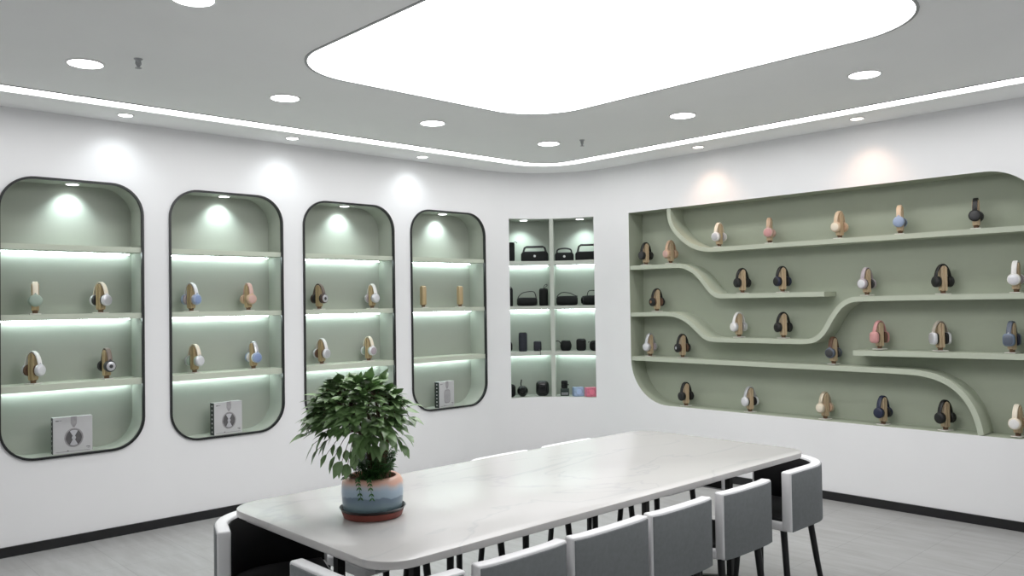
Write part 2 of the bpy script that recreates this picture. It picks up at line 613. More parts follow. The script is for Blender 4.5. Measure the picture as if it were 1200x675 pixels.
for x, y, lab in ((-4.508, -1.53, 'tiny metal fire sprinkler beside the downlight farthest from the corner'),
                  (-1.186, -1.557, 'tiny metal fire sprinkler beside the downlight nearest the room corner')):
    t = thing('fire_sprinkler', lab, 'sprinkler', (x, y, H), 0, 'ceiling fire sprinklers')
    bm = bmesh.new(); lathe(bm, [(0.022, 0), (0.020, -0.004), (0.010, -0.010), (0.010, -0.0)], 20); obj('escutcheon', bm, ALU, t)
    bm = bmesh.new(); lathe(bm, [(0.012, -0.004), (0.013, -0.014), (0.007, -0.03), (0.006, -0.042)], 16)
    tube(bm, [(-0.012, 0, -0.012), (-0.013, 0, -0.026), (0, 0, -0.046)], 0.0025, 6); tube(bm, [(0.012, 0, -0.012), (0.013, 0, -0.026), (0, 0, -0.046)], 0.0025, 6)
    obj('nozzle', bm, ALU, t)
    bm = bmesh.new(); lathe(bm, [(0.001, -0.045), (0.016, -0.046), (0.016, -0.048), (0.001, -0.049)], 16); obj('deflector', bm, ALU, t)

# ------------------------------------------------------------------ rounded niches
SH = [(1.895, 1.930), (1.446, 1.484), (0.998, 1.040)]
def niche(cx, label):
    t = thing('display_niche', label, 'niche', (cx, 0, NZ0), 0, 'rounded display niches in the white wall')
    h = NZ1 - NZ0
    lp = rrect(-NW / 2, NW / 2, 0, h, NR, 12)
    bm = bmesh.new()
    ribbon(bm, [(a, 0.0, b) for a, b in lp], [(a, ND, b) for a, b in lp])
    fill(bm, [lp], lambda a, b: (a, ND, b))
    bmesh.ops.remove_doubles(bm, verts=bm.verts, dist=1e-4)
    obj('shell', bm, SAGE, t)
    e = 0.009
    lo = rrect(-NW / 2 - e, NW / 2 + e, -e, h + e, NR + e, 12)
    li = rrect(-NW / 2 + e * 0.6, NW / 2 - e * 0.6, e * 0.6, h - e * 0.6, NR - e * 0.6, 12)
    bm = bmesh.new()
    P = lambda L_, y: [(a, y, b) for a, b in L_]
    ribbon(bm, P(lo, -0.012), P(li, -0.012)); ribbon(bm, P(lo, 0.002), P(lo, -0.012)); ribbon(bm, P(li, -0.012), P(li, 0.012)); ribbon(bm, P(li, 0.012), P(lo, 0.002))
    bmesh.ops.remove_doubles(bm, verts=bm.verts, dist=1e-5)
    obj('frame', bm, BLACKTRIM, t)
    for z0, z1 in SH:
        bm = bmesh.new()
        box(bm, (0, (ND + 0.004) / 2, (z0 + z1) / 2 - NZ0), (NW - 0.004, ND - 0.004, z1 - z0))
        s = obj('shelf', bm, SAGEL, t, 0)
        bm = bmesh.new()
        box(bm, (0, ND - 0.032, z0 - NZ0 - 0.004), (NW - 0.05, 0.012, 0.008))
        obj('light_strip', bm, LEDM, s, 0)
    bm = bmesh.new()
    lathe(bm, [(0.046, 0), (0.046, -0.005), (0.036, -0.008), (0.036, 0)], 28, c=(0.02, 0.115, h))
    l = obj('spotlight', bm, WHITEMET, t)
    bm = bmesh.new()
    lathe(bm, [(0.001, -0.0085), (0.037, -0.0085), (0.038, -0.004)], 28, c=(0.02, 0.115, h))
    obj('lens', bm, LENSM, l)
    spot(t, (0.02, 0.115, h - 0.03), NICHE_W, LEDC, 105, 0.9, 0.02, aim=(0, 0.45, -1))
    return t
niche(NX[0], 'black rimmed sage niche farthest from the corner shelves, with a silver box inside')
niche(NX[1], 'black rimmed sage niche second from far end, holding two blue headphones and a box')
niche(NX[2], 'black rimmed sage niche partly hidden behind the potted plant')
niche(NX[3], 'black rimmed sage niche next to the corner shelves, with two bare wooden stands')

# ------------------------------------------------------------------ corner shelf unit
t = thing('corner_shelf_unit', 'curved built-in corner shelf unit in two columns holding black speakers', 'shelf unit', (-0.23, -0.23, CZ0))
CU = t
off = Vector((0.23, 0.23, -CZ0))
def shifted(bm):
    bmesh.ops.translate(bm, vec=off, verts=bm.verts)
    return bm
RB = RC + 0.24
CI0, CI1 = CA0 - math.radians(8), CA1 + math.radians(8)     # the inside is wider than its opening
AM = math.radians(42.3)
def arcprism(a0, a1, r0_, r1_, z0, z1, n=16):
    o = [(-RC + r1_ * math.cos(a0 + (a1 - a0) * i / n), -RC + r1_ * math.sin(a0 + (a1 - a0) * i / n)) for i in range(n + 1)]
    i_ = [(-RC + r0_ * math.cos(a0 + (a1 - a0) * i / n), -RC + r0_ * math.sin(a0 + (a1 - a0) * i / n)) for i in range(n + 1)]
    return prism(o + i_[::-1], 'z', z0, z1)
bm = bmesh.new(); arcband(bm, CI0, CI1, RB, CZ0, CZ1, 18); bmesh.ops.remove_doubles(bm, verts=bm.verts, dist=1e-4)
obj('back_panel', shifted(bm), UNITB, t)
for a in (CI0, CI1):
    bm = arcprism(a - 0.004, a + 0.004, RC + 0.002, RB, CZ0, CZ1, 2); obj('side_panel', shifted(bm), UNITP, t, 0)
bm = arcprism(CI0, CI1, RC + 0.0015, RB, CZ1, CZ1 + 0.02, 24); obj('top_panel', shifted(bm), UNITP, t)
bm = arcprism(CI0, CI1, RC + 0.0015, RB, CZ0 - 0.02, CZ0, 24); obj('bottom_panel', shifted(bm), UNITP, t)
bm = arcprism(AM - 0.024, AM + 0.024, RC + 0.003, RB, CZ0, CZ1, 3); obj('divider', shifted(bm), UNITP, t, 0)
CSH = [(1.884, 1.920), (1.447, 1.483), (1.004, 1.040)]
for z0, z1 in CSH:
    for a0, a1 in ((CI0 + 0.004, AM - 0.024), (AM + 0.024, CI1 - 0.004)):
        bm = arcprism(a0, a1, RC + 0.006, RB - 0.002, z0, z1, 10); s = obj('shelf', shifted(bm), UNITP, t, 0)
        bm = arcprism(a0 + 0.02, a1 - 0.02, RB - 0.042, RB - 0.030, z0 - 0.008, z0 - 0.0005, 10); obj('light_strip', shifted(bm), LEDM, s, 0)
for a, r in ((math.radians(60), RC + 0.09), (math.radians(24), RC + 0.09)):
    c = cyl(a, r, CZ1)
    bm = bmesh.new(); lathe(bm, [(0.046, 0), (0.046, -0.005), (0.036, -0.008), (0.036, 0)], 28, c=c); l = obj('spotlight', shifted(bm), WHITEMET, t)
    bm = bmesh.new(); lathe(bm, [(0.001, -0.0085), (0.037, -0.0085), (0.038, -0.004)], 28, c=c); obj('lens', shifted(bm), LENSM, l)
    spot(t, (c[0] + 0.23, c[1] + 0.23, CZ1 - CZ0 - 0.03), NICHE_W, LEDC, 105, 0.9, 0.02, aim=(0.3 * math.cos(a), 0.3 * math.sin(a), -1))

# ------------------------------------------------------------------ headphone alcove with the flowing shelves
t = thing('display_alcove', 'long sage green wall alcove with flowing wave-shaped shelves of headphones', 'alcove', (0, (AY0 + AY1) / 2, AZ0))
ao = Vector((0, -(AY0 + AY1) / 2, -AZ0))
bm = bmesh.new()
ribbon(bm, [(0, a, b) for a, b in alc_out], [(AD, a, b) for a, b in alc_out])
fill(bm, [alc_out], lambda a, b: (AD, a, b))
bmesh.ops.remove_doubles(bm, verts=bm.verts, dist=1e-4)
bmesh.ops.translate(bm, vec=ao, verts=bm.verts)
obj('shell', bm, ALCP, t)
paths = [
    [(-1.494, 2.327), (-1.505, 2.225), (-1.55, 2.135), (-1.641, 2.045), (-1.738, 1.981), (-1.857, 1.945), (-2.0, 1.938), (-2.6, 1.938), (-4.378, 1.938)],
    [(-1.054, 1.821), (-1.35, 1.820), (-1.55, 1.818), (-1.64, 1.808), (-1.735, 1.766), (-1.812, 1.70), (-1.862, 1.640), (-1.915, 1.583), (-1.972, 1.550), (-2.06, 1.543), (-2.4, 1.543), (-2.91, 1.543)],
    [(-1.054, 1.391), (-1.30, 1.395), (-1.44, 1.396), (-1.53, 1.389), (-1.62, 1.361), (-1.705, 1.31), (-1.778, 1.25), (-1.845, 1.199), (-1.93, 1.178), (-2.2, 1.177), (-2.6, 1.178), (-2.74, 1.180), (-2.825, 1.197), (-2.88, 1.238), (-2.92, 1.290), (-2.965, 1.366), (-3.035, 1.452), (-3.115, 1.495), (-3.22, 1.502), (-3.6, 1.505), (-4.378, 1.505)],
    [(-1.054, 0.990), (-2.0, 0.988), (-2.9, 0.986), (-3.40, 0.985), (-3.60, 0.977), (-3.74, 0.938), (-3.845, 0.865), (-3.915, 0.765), (-3.953, 0.66), (-3.966, 0.589)],
    [(-3.12, 1.105), (-3.7, 1.109), (-4.378, 1.114)],
]
for P in paths:
    q = [(v.x, v.y) for v in smooth_path(P, 5)]
    bm = prism(thick2d(q, 0.037), 'x', 0.008, AD - 0.0005)
    bmesh.ops.translate(bm, vec=ao, verts=bm.verts)
    obj('shelf', bm, ALCS, t, 30)

# ------------------------------------------------------------------ headphones and their stands
SW, SHT = 0.042, 0.198
def stand(P, rz, label, woodm, group):
    t = thing('headphone_stand', label, 'headphone stand', P, rz, group)
    bm = bmesh.new()
    box(bm, (0, 0, 0.003), (0.080, 0.064, 0.006), bev=0.0015, seg=1)
    obj('foot_plate', bm, BASEP, t)
    bm = bmesh.new()
    lathe(bm, [(0.017, 0.0055), (0.016, 0.016), (0.021, 0.027)], 16)
    obj('neck', bm, NECK, t)
    # upright block: flat sides, top rounded across, bottom tapered
    h = SW / 2
    out = [(-0.017, 0.024), (0.017, 0.024), (h, 0.036), (h, SHT - 0.018)]
    out += [(h - 0.005 - 0.018 * (k / 6), SHT - 0.010 + 0.010 * math.sin(k / 6 * PI / 2)) for k in range(7)]
    out += [(-a, b) for a, b in out[:3:-1]] + [(-h, SHT - 0.018), (-h, 0.036)]
    cl = []
    for q in out:
        if not cl or (Vector(q) - Vector(cl[-1])).length > 1e-5:
            cl.append(q)
    # two boards with a narrow slot between them
    g_ = 0.0022
    R_ = [q for q in cl if q[0] > g_]
    R_ = [(g_, R_[0][1])] + R_ + [(g_, SHT)]
    bm = prism(R_, 'y', -h, h, bev=0.0015, seg=1)
    prism([(-a, b) for a, b in R_], 'y', -h, h, bm, bev=0.0015, seg=1)
    box(bm, (0, 0, 0.11), (0.006, 2 * h - 0.012, 0.165))
    obj('post', bm, woodm, t)
    return t

def headphones(P, rz, label, spec, group, squar=False):
    band, cup, face, pad = spec[:4]
    t = thing('headphones', label, 'headphones', (P[0], P[1], P[2]), rz, group)
    a, zc, top = 0.060, 0.088, 0.211
    b = top - zc
    # headband: flat strap swept over an arch
    def arch(off, wd, th, a0, a1, n=26):
        bm = bmesh.new()
        rings = []
        for i in range(n + 1):
            q = a0 + (a1 - a0) * i / n
            c_, s_ = math.cos(q), math.sin(q)
            ex, ez = a * c_, b * s_
            nx, nz = c_ / a, s_ / b
            l = math.hypot(nx, nz); nx /= l; nz /= l
            ring = []
            for (uy, un) in ((-wd / 2, -th), (wd / 2, -th), (wd / 2, -th * 0.25), (wd * 0.36, 0), (-wd * 0.36, 0), (-wd / 2, -th * 0.25)):
                ring.append(bm.verts.new((ex + nx * (un + off), uy, zc + ez + nz * (un + off))))
            rings.append(ring)
        for A, B in zip(rings, rings[1:]):
            for k in range(6):
                bm.faces.new((A[k], A[(k + 1) % 6], B[(k + 1) % 6], B[k]))
        bm.faces.new(rings[0][::-1]); bm.faces.new(rings[-1])
        return bm
    obj('headband', arch(0, 0.030, 0.008, 0.30, PI - 0.30), band, t, 50)
    obj('band_cushion', arch(-0.007, 0.024, 0.0055, 0.95, PI - 0.95), pad, t, 50)
    for s in (-1, 1):
        # slider from band end to cup
        bm = bmesh.new()
        q = 0.30 if s > 0 else PI - 0.30
        x1, z1 = a * math.cos(q) - s * 0.003, zc + b * math.sin(q)
        pts = [(x1, 0, z1 + 0.012), (x1 + s * 0.001, 0, z1 - 0.004), (s * 0.059, 0, zc + 0.026), (s * 0.056, 0, zc + 0.012)]
        tube(bm, smooth_path(pts, 3), 0.0045, 8)
        box(bm, (x1, 0, z1), (0.008, 0.02, 0.012), bev=0.002, seg=1)
        obj('slider', bm, spec[4] if len(spec) > 4 else cup, t)
        # ear cup
        R = 0.039
        if squar:
            def sq(x_, sc_):
                o = []
                for k in range(32):
                    q2 = 2 * PI * k / 32
                    c_, s_ = math.cos(q2), math.sin(q2)
                    e = 0.62
                    o.append((x_, 0.037 * sc_ * math.copysign(abs(c_) ** e, c_), zc + 0.042 * sc_ * math.copysign(abs(s_) ** e, s_)))
                return o
            def stack(prof):
                bm_ = bmesh.new()
                rings = [[bm_.verts.new(v) for v in sq(s * h_, r_ / R)] for r_, h_ in prof]
                for A, B in zip(rings, rings[1:]):
                    for k in range(32):
                        bm_.faces.new((A[k], A[(k + 1) % 32], B[(k + 1) % 32], B[k]))
                bm_.faces.new(rings[0][::-1]); bm_.faces.new(rings[-1])
                return bm_
        else:
            def stack(prof):
                bm_ = bmesh.new()
                lathe(bm_, [(r_, s * h_) for r_, h_ in prof], 32, 'x', (0, 0, zc))
                return bm_
        c1 = obj('ear_cup', stack([(0.030, 0.0435), (R * 0.97, 0.044), (R, 0.048), (R, 0.056), (R * 0.93, 0.0625), (R * 0.80, 0.066), (R * 0.78, 0.066)]), cup, t, 40)
        obj('cup_face', stack([(R * 0.78, 0.064), (R * 0.77, 0.0675), (R * 0.70, 0.069), (0.010, 0.0695), (0.001, 0.0695)]), face, c1, 40)
        obj('ear_cushion', stack([(0.018, 0.031), (0.026, 0.0285), (0.032, 0.029), (0.0365, 0.032), (0.0375, 0.038), (0.036, 0.0445)]), pad, c1, 40)
        if len(spec) > 5:
            obj('cup_badge', stack([(0.013, 0.0690), (0.012, 0.0708), (0.001, 0.0712)]), spec[5], c1, 40)
    return t

K = lambda *a, **k: cmat(tuple(a), **k)
blk, blk2, dgr = K(18, 18, 18), K(26, 26, 26, rough=0.6), K(52, 52, 54)
brown = K(92, 66, 50, rough=0.7)
silver = K(196, 196, 200, rough=0.3, metal=0.5)
lsil = K(214, 214, 218, rough=0.35, metal=0.2)
white = K(226, 224, 222)
cream = K(224, 214, 196)
beige = K(206, 184, 158)
tan = K(190, 160, 134)
rose = K(198, 164, 154)
pink = K(200, 146, 144)
blue = K(148, 164, 192)
blue2 = K(128, 146, 184)
navy = K(28, 34, 58)
slate = K(86, 94, 108)
lilac = K(168, 158, 164)
mint = K(156, 172, 160)
champ = K(198, 186, 166, rough=0.3, metal=0.4)

# (px-derived y, shelf top z, turn phi, band, cup, face, pad, squarish, headphone words, shelf words, extra parts)
TOP, UPL, UPM, LOWL, DIP, UPR, LNG, SHR, BOT = 1.958, 1.841, 1.563, 1.416, 1.198, 1.5245, 1.0085, 1.132, AZ0
S_ = {TOP: 'top shelf', UPL: 'raised end of the second shelf', UPM: 'lower run of the second shelf', LOWL: 'raised end of the third shelf', DIP: 'dip of the third shelf',
      UPR: 'raised right run of the third shelf', LNG: 'long lower shelf', SHR: 'short floating shelf', BOT: 'alcove floor'}
RW = [
    (-1.955, TOP, 35, (cream, white, silver, silver), 0, 'cream and white headphones'),
    (-2.424, TOP, 12, (tan, rose, pink, rose), 0, 'dusty rose headphones'),
    (-3.004, TOP, 32, (beige, beige, cream, tan), 0, 'beige headphones with pale cup faces'),
    (-3.45, TOP, 10, (beige, blue, blue, slate), 0, 'light blue headphones with a beige band'),
    (-3.948, TOP, 8, (blk, blk2, dgr, blk), 0, 'black headphones seen side-on'),
    (-1.176, UPL, 48, (blk, blk2, dgr, blk), 0, 'black headphones beside the alcove edge'),
    (-1.451, UPL, 45, (tan, tan, rose, tan), 0, 'rose gold headphones'),
    (-2.166, UPM, 55, (blk, blk2, blk, blk), 0, 'black headphones nearer the shelf curve'),
    (-2.526, UPM, 50, (blk, navy, blk2, blk), 0, 'black headphones with navy cups'),
    (-1.291, LOWL, 52, (blk, blk2, blk, brown, brown, K(170, 130, 100, metal=0.6)), 0, 'black headphones with copper badges'),
    (-2.125, DIP, 52, (white, lsil, white, silver), 0, 'white headphones'),
    (-2.525, DIP, 58, (blk, blk2, blk, blk), 0, 'plain black headphones'),
    (-3.20, UPR, 35, (lilac, lilac, lsil, dgr), 0, 'pale lilac grey headphones'),
    (-3.727, UPR, 55, (blk, blk2, blk, blk), 0, 'black headphones'),
    (-4.176, UPR, 14, (white, white, lsil, lilac), 0, 'white headphones'),
    (-1.205, LNG, 40, (silver, silver, lsil, lilac), 0, 'silver headphones'),
    (-1.559, LNG, 55, (blk, blk2, blk, brown, blk, silver), 0, 'black headphones with chrome cup badges'),
    (-2.934, LNG, 28, (brown, slate, dgr, dgr), 0, 'slate grey headphones with a brown band'),
    (-3.284, SHR, 42, (pink, pink, pink, brown), 1, 'pink headphones'),
    (-3.70, SHR, 55, (K(170, 162, 150), lsil, silver, blk, white), 1, 'silver headphones with black ear cushions'),
    (-4.142, SHR, 20, (slate, K(110, 124, 144, rough=0.35, metal=0.3), slate, navy, lsil), 1, 'slate blue headphones with silver sliders'),
    (-1.585, BOT, 48, (blk, blk2, blk, blk), 0, 'black headphones at the rounded end'),
    (-2.214, BOT, 50, (silver, lsil, lsil, blk), 0, 'silver white headphones with black cushions'),
    (-2.857, BOT, 40, (champ, champ, cream, tan), 0, 'champagne headphones'),
    (-3.296, BOT, 35, (navy, navy, navy, blk), 0, 'navy blue headphones'),
    (-3.72, BOT, 42, (blk, blk2, blk, blk), 0, 'black headphones by the curved upright'),
    (-4.163, BOT, 20, (cream, cream, white, tan), 0, 'cream headphones'),
]
def place(P, phi, side):
    v = Vector((-6.0 - P[0], -5.85 - P[1], 0)).normalized()      # towards the entrance side
    rgt = Vector((-v.y, v.x, 0))
    if rgt.x - rgt.y < 0:
        rgt = -rgt
    q = math.radians(phi)
    n = math.cos(q) * v + math.sin(q) * rgt * side
    return math.atan2(n.y, n.x)
for y, z, phi, spec, squar, lab in [(r[0], r[1], r[2], r[3], r[4], r[5]) for r in RW]:
    P = (0.088, y, z + 0.0005)
    if y < -4.15 and z == BOT:
        P = (0.088, y, z + 0.004)
    rz = place(P, phi, -1)
    where = S_[z]
    headphones(P, rz, lab + ' on the ' + where, spec, 'headphones in the wave-shelf alcove', squar)
    stand(P, rz, 'wooden stand under the ' + lab + ', ' + where, BAMBOO, 'wooden stands in the wave-shelf alcove')

Z2, Z3 = SH[1][1], SH[2][1]
LWL = [
    (-4.596, Z2, 3, (cream, mint, mint, mint), 'mint grey headphones seen side-on', 'far niche'),
    (-4.203, Z2, 42, (cream, lsil, silver, dgr), 'silver lavender headphones', 'far niche'),
    (-4.608, Z3, 46, (white, silver, lsil, brown), 'silver headphones with dark brown cushions', 'far niche'),
    (-4.168, Z3, 24, (K(120, 106, 96), dgr, silver, blk, dgr, dgr), 'dark grey headphones with silver cup faces', 'far niche'),
    (-3.591, Z2, 46, (lsil, K(150, 164, 190), blue2, lilac), 'sky blue and silver headphones, upper shelf', 'second niche'),
    (-3.155, Z2, 28, (rose, tan, rose, tan), 'rose gold headphones', 'second niche'),
    (-3.57, Z3, 40, (cream, silver, lsil, mint), 'silver headphones', 'second niche'),
    (-3.118, Z3, 30, (silver, blue, blue2, white), 'blue headphones, lower shelf', 'second niche'),
    (-2.549, Z2, 46, (K(96, 82, 74), K(70, 54, 48), silver, blk, dgr, dgr), 'dark brown headphones with silver faces', 'third niche'),
    (-2.042, Z2, 36, (white, silver, lsil, lilac), 'white and silver headphones, upper shelf', 'third niche'),
    (-2.531, Z3, 46, (white, lsil, silver, brown), 'silver headphones with brown cushions', 'third niche'),
    (-2.083, Z3, 40, (cream, lsil, lilac, mint), 'pale lilac silver headphones, lower shelf', 'third niche'),
]
for x, z, phi, spec, lab, where in LWL:
    P = (x, 0.098, z + 0.0005)
    rz = place(P, phi, 1)
    headphones(P, rz, lab + ', ' + where, spec, 'headphones in the rounded niches')
    stand(P, rz, 'golden wooden stand under the ' + lab + ', ' + where, GBAMBOO, 'wooden stands in the rounded niches')
for x, lab in ((-1.499, 'bare golden wooden stand nearer the potted plant, niche beside the corner shelves'), (-1.072, 'bare golden wooden stand nearer the corner shelves, in the niche beside them')):
    P = (x, 0.098, Z2 + 0.0005)
    stand(P, place(P, 35, 1), lab, GBAMBOO, 'wooden stands in the rounded niches')

# ------------------------------------------------------------------ headphone boxes
BOXW = mat('printed_card', (0.52, 0.52, 0.53), 0.35, var=0.05, scale=6)
BOXD = mat('dark_card', (0.02, 0.028, 0.026), 0.5, var=0.1)
PR1 = mat('print_grey', (0.30, 0.29, 0.30), 0.4, var=0.25, scale=25)
PR2 = mat('print_dark', (0.10, 0.095, 0.10), 0.4, var=0.3, scale=25)
PR4 = mat('print_mid', (0.37, 0.36, 0.38), 0.4, var=0.1)
PR3 = mat('print_light', (0.50, 0.50, 0.53), 0.35, var=0.1)
def carton(x, wid, hei, label, oval, yaw):
    dep = 0.055
    t = thing('headphone_box', label, 'box', (x, 0.092, NZ0 + 0.0005), yaw, 'headphone boxes on the niche floors')
    bm = bmesh.new(); box(bm, (0, 0, hei / 2), (wid, dep, hei), bev=0.0015, seg=1); obj('carton', bm, BOXW, t, 0)
    bm = bmesh.new(); box(bm, (-wid / 2 - 0.0006, 0, hei / 2), (0.0014, dep - 0.003, hei - 0.003))
    sp = obj('dark_spine', bm, BOXD, t, 0)
    bm = bmesh.new()
    for k in range(7):
        box(bm, (-wid / 2 - 0.0016, 0, hei * (0.1 + 0.133 * k)), (0.001, 0.014, 0.011))
    obj('spine_icons', bm, PR3, sp, 0)
    yf = -dep / 2 - 0.0002
    def ell(cx, cz, rx, rz_, y, e=1.0, n=40):
        return prism([(cx + rx * math.copysign(abs(math.cos(2 * PI * k / n)) ** e, math.cos(2 * PI * k / n)), cz + rz_ * math.copysign(abs(math.sin(2 * PI * k / n)) ** e, math.sin(2 * PI * k / n))) for k in range(n)], 'y', y - 0.0006, y + 0.0002)
    e = 0.55 if oval else 1.0
    rx, rz_ = (0.042, 0.062) if oval else (0.056, 0.062)
    cz = hei * 0.42
    bm = ell(0.005, cz, rx, rz_, yf, e); pic = obj('printed_ear_cup', bm, PR1, t, 0)
    bm = ell(0.005, cz, rx * 0.84, rz_ * 0.86, yf - 0.0005, e)
    obj('cup_centre', bm, PR4 if oval else PR2, pic, 0)
    if not oval:
        bm = bmesh.new()
        for s0 in (1, -1):
            prism([(0.005, cz)] + [(0.005 + rx * 0.8 * math.sin(a_), cz + s0 * rz_ * 0.82 * math.cos(a_)) for a_ in (-0.55, -0.3, 0, 0.3, 0.55)][::1], 'y', yf - 0.0016, yf - 0.0008, bm)
        obj('cup_glint', bm, PR3, pic, 0)
        bm = ell(0.005, cz, 0.012, 0.013, yf - 0.0015); obj('cup_hub', bm, PR3, pic, 0)
    bm = bmesh.new()
    prism([(-0.013, hei + 0.001), (0.023, hei + 0.001), (0.023, cz + rz_ + 0.03), (0.010, cz + rz_ + 0.006), (0.0, cz + rz_ + 0.006), (-0.013, cz + rz_ + 0.03)], 'y', yf - 0.0008, yf + 0.0002, bm)
    obj('printed_headband', bm, PR1, t, 0)
    bm = bmesh.new()
    box(bm, (-wid / 2 + 0.024, yf, hei - 0.022), (0.018, 0.0008, 0.006)); box(bm, (-wid / 2 + 0.043, yf, hei - 0.021), (0.014, 0.0008, 0.003))
    box(bm, (wid / 2 - 0.026, yf, 0.034), (0.024, 0.0008, 0.004)); box(bm, (wid / 2 - 0.022, yf, 0.026), (0.016, 0.0008, 0.003))
    box(bm, (0, yf, 0.012), (wid - 0.03, 0.0008, 0.002)); box(bm, (-0.03, yf, 0.017), (0.010, 0.0008, 0.005))
    obj('small_print', bm, PR2, t, 0)
    return t
carton(-4.385, 0.232, 0.236, 'silver headphone box on the floor of the niche farthest from the corner', False, math.radians(-4))
carton(-3.338, 0.225, 0.236, 'silver headphone box below two blue headphones, with a dark icon spine', False, math.radians(6))
carton(-1.276, 0.205, 0.232, 'pale headphone box with oval cup picture, in the niche beside the corner shelves', True, math.radians(10))

# ------------------------------------------------------------------ speakers in the corner unit
def unit_pos(deg, z, r):
    """a spot on the curved shelf: bearing about the wall's centre of curvature and distance from it"""
    return (-RC + r * math.cos(math.radians(deg)), -RC + r * math.sin(math.radians(deg)), z + 0.0005)
ENTRANCE = Vector((-6.0, -5.85, 0))            # the goods face the entrance side of the room
def face_rz(P, turn=0):
    return math.atan2(ENTRANCE.y - P[1], ENTRANCE.x - P[0]) + PI / 2 + math.radians(turn)
GS = 'black portable speakers in the corner shelves'
def sp_thing(name, label, deg, z, r=RC + 0.10, turn=0, cat='speaker', g=GS):
    P = unit_pos(deg, z, r)
    return thing(name, label, cat, P, face_rz(P, turn), g)
def handle(bm, pts, r=0.006):
    tube(bm, smooth_path(pts, 5), r, 8)

Z1c, Z2c, Z3c, Z0c = CSH[0][1], CSH[1][1], CSH[2][1], CZ0
# local frame: x to the camera's right, -y towards the camera, z up
def boombox(deg, z, wd, ht, label, top, logo=True, m=CLOTHB, hh=0.05, straight=False, turn=0):
    t = sp_thing('boombox_speaker', label, deg, z, turn=turn)
    dp = 0.10
    sl = wd * 0.06
    bm = prism([(-wd / 2, 0), (wd / 2, 0), (wd / 2, ht * 0.72), (wd / 2 - sl, ht), (-wd / 2 + sl, ht), (-wd / 2, ht * 0.72)], 'y', -dp / 2, dp / 2, bev=0.012, seg=3)
    obj('body', bm, m, t)
    bm = bmesh.new()
    if top == 'arch':
        handle(bm, [(-wd / 2 + 0.02, 0, ht * 0.86), (-wd * 0.36, 0, ht + hh * 0.65), (-wd * 0.15, 0, ht + hh), (wd * 0.15, 0, ht + hh), (wd * 0.36, 0, ht + hh * 0.65), (wd / 2 - 0.02, 0, ht * 0.86)], 0.008)
    else:
        k = wd / 2 - 0.035
        tube(bm, [(-k - 0.012, 0, ht - 0.005), (-k, 0, ht + hh * 0.75), (-k + 0.02, 0, ht + hh), (k - 0.02, 0, ht + hh), (k, 0, ht + hh * 0.75), (k + 0.012, 0, ht - 0.005)], 0.010, 10)
        if not straight:
            for j in range(9):
                box(bm, (-k + 0.03 + j * (2 * k - 0.06) / 8, 0, ht + hh - 0.012), (0.008, 0.014, 0.008))
    obj('handle', bm, STRAP, t)
    if logo:
        bm = bmesh.new(); lathe(bm, [(0.001, -dp / 2 - 0.003), (0.011, -dp / 2 - 0.003), (0.012, -dp / 2 + 0.002)], 20, 'y', (0, 0, ht * 0.52)); obj('round_badge', bm, LOGOM, t)
    return t
def barrel(deg, z, wd, ht, label, strap, turn=0):
    t = sp_thing('barrel_speaker', label, deg, z, turn=turn)
    r = ht / 2
    bm = bmesh.new()
    lathe(bm, [(r * 0.72, -wd / 2), (r * 0.9, -wd / 2 + 0.006), (r * 0.97, -wd * 0.34), (r, -wd * 0.2), (r, wd * 0.2), (r * 0.97, wd * 0.34), (r * 0.9, wd / 2 - 0.006), (r * 0.72, wd / 2)], 28, 'x', (0, 0, r))
    b = obj('body', bm, CLOTHB, t)
    for s in (-1, 1):
        bm = bmesh.new()
        lathe(bm, [(r * 0.70, s * (wd / 2 - 0.002)), (r * 0.66, s * (wd / 2 + 0.005)), (0.001, s * (wd / 2 + 0.004))], 24, 'x', (0, 0, r)); obj('end_cap', bm, GLOSSB, t)
    bm = bmesh.new()
    handle(bm, strap, 0.0042)
    obj('carry_strap', bm, STRAP, t)
    return t
def tower(deg, z, dia, ht, label, m, loop=None, turn=0):
    t = sp_thing('tall_speaker', label, deg, z, turn=turn)
    r = dia / 2
    bm = bmesh.new()
    lathe(bm, [(r * 0.86, 0), (r * 0.97, 0.008), (r, 0.03), (r, ht - 0.03), (r * 0.97, ht - 0.008), (r * 0.84, ht)], 28)
    obj('body', bm, m, t)
    bm = bmesh.new(); lathe(bm, [(r * 0.8, ht - 0.001), (r * 0.76, ht + 0.003), (0.001, ht + 0.003)], 24); obj('top_cap', bm, GLOSSB, t)
    if loop:
        bm = bmesh.new(); handle(bm, loop, 0.003); obj('hanging_loop', bm, STRAP, t)
    return t
def cubes(deg, z, wd, ht, label, bev, m=CLOTHB, dep=None, strap=None, rim=True, r=RC + 0.10, turn=0):
    t = sp_thing('cube_speaker', label, deg, z, r, turn)
    dep = dep or wd * 0.7
    bm = bmesh.new(); box(bm, (0, 0, ht / 2), (wd, dep, ht), bev=bev, seg=4); obj('body', bm, m, t, 60)
    if rim:
        lp = rrect(-wd / 2 + bev * 0.5, wd / 2 - bev * 0.5, bev * 0.5, ht - bev * 0.5, bev * 0.8, 5)
        bm = bmesh.new(); tube(bm, [(a, -dep / 2 + 0.0005, b) for a, b in lp], 0.0025, 6, closed=True); obj('front_rim', bm, GLOSSB, t)
    if strap:
        bm = bmesh.new(); handle(bm, strap, 0.003); obj('wrist_strap', bm, STRAP, t)
    return t

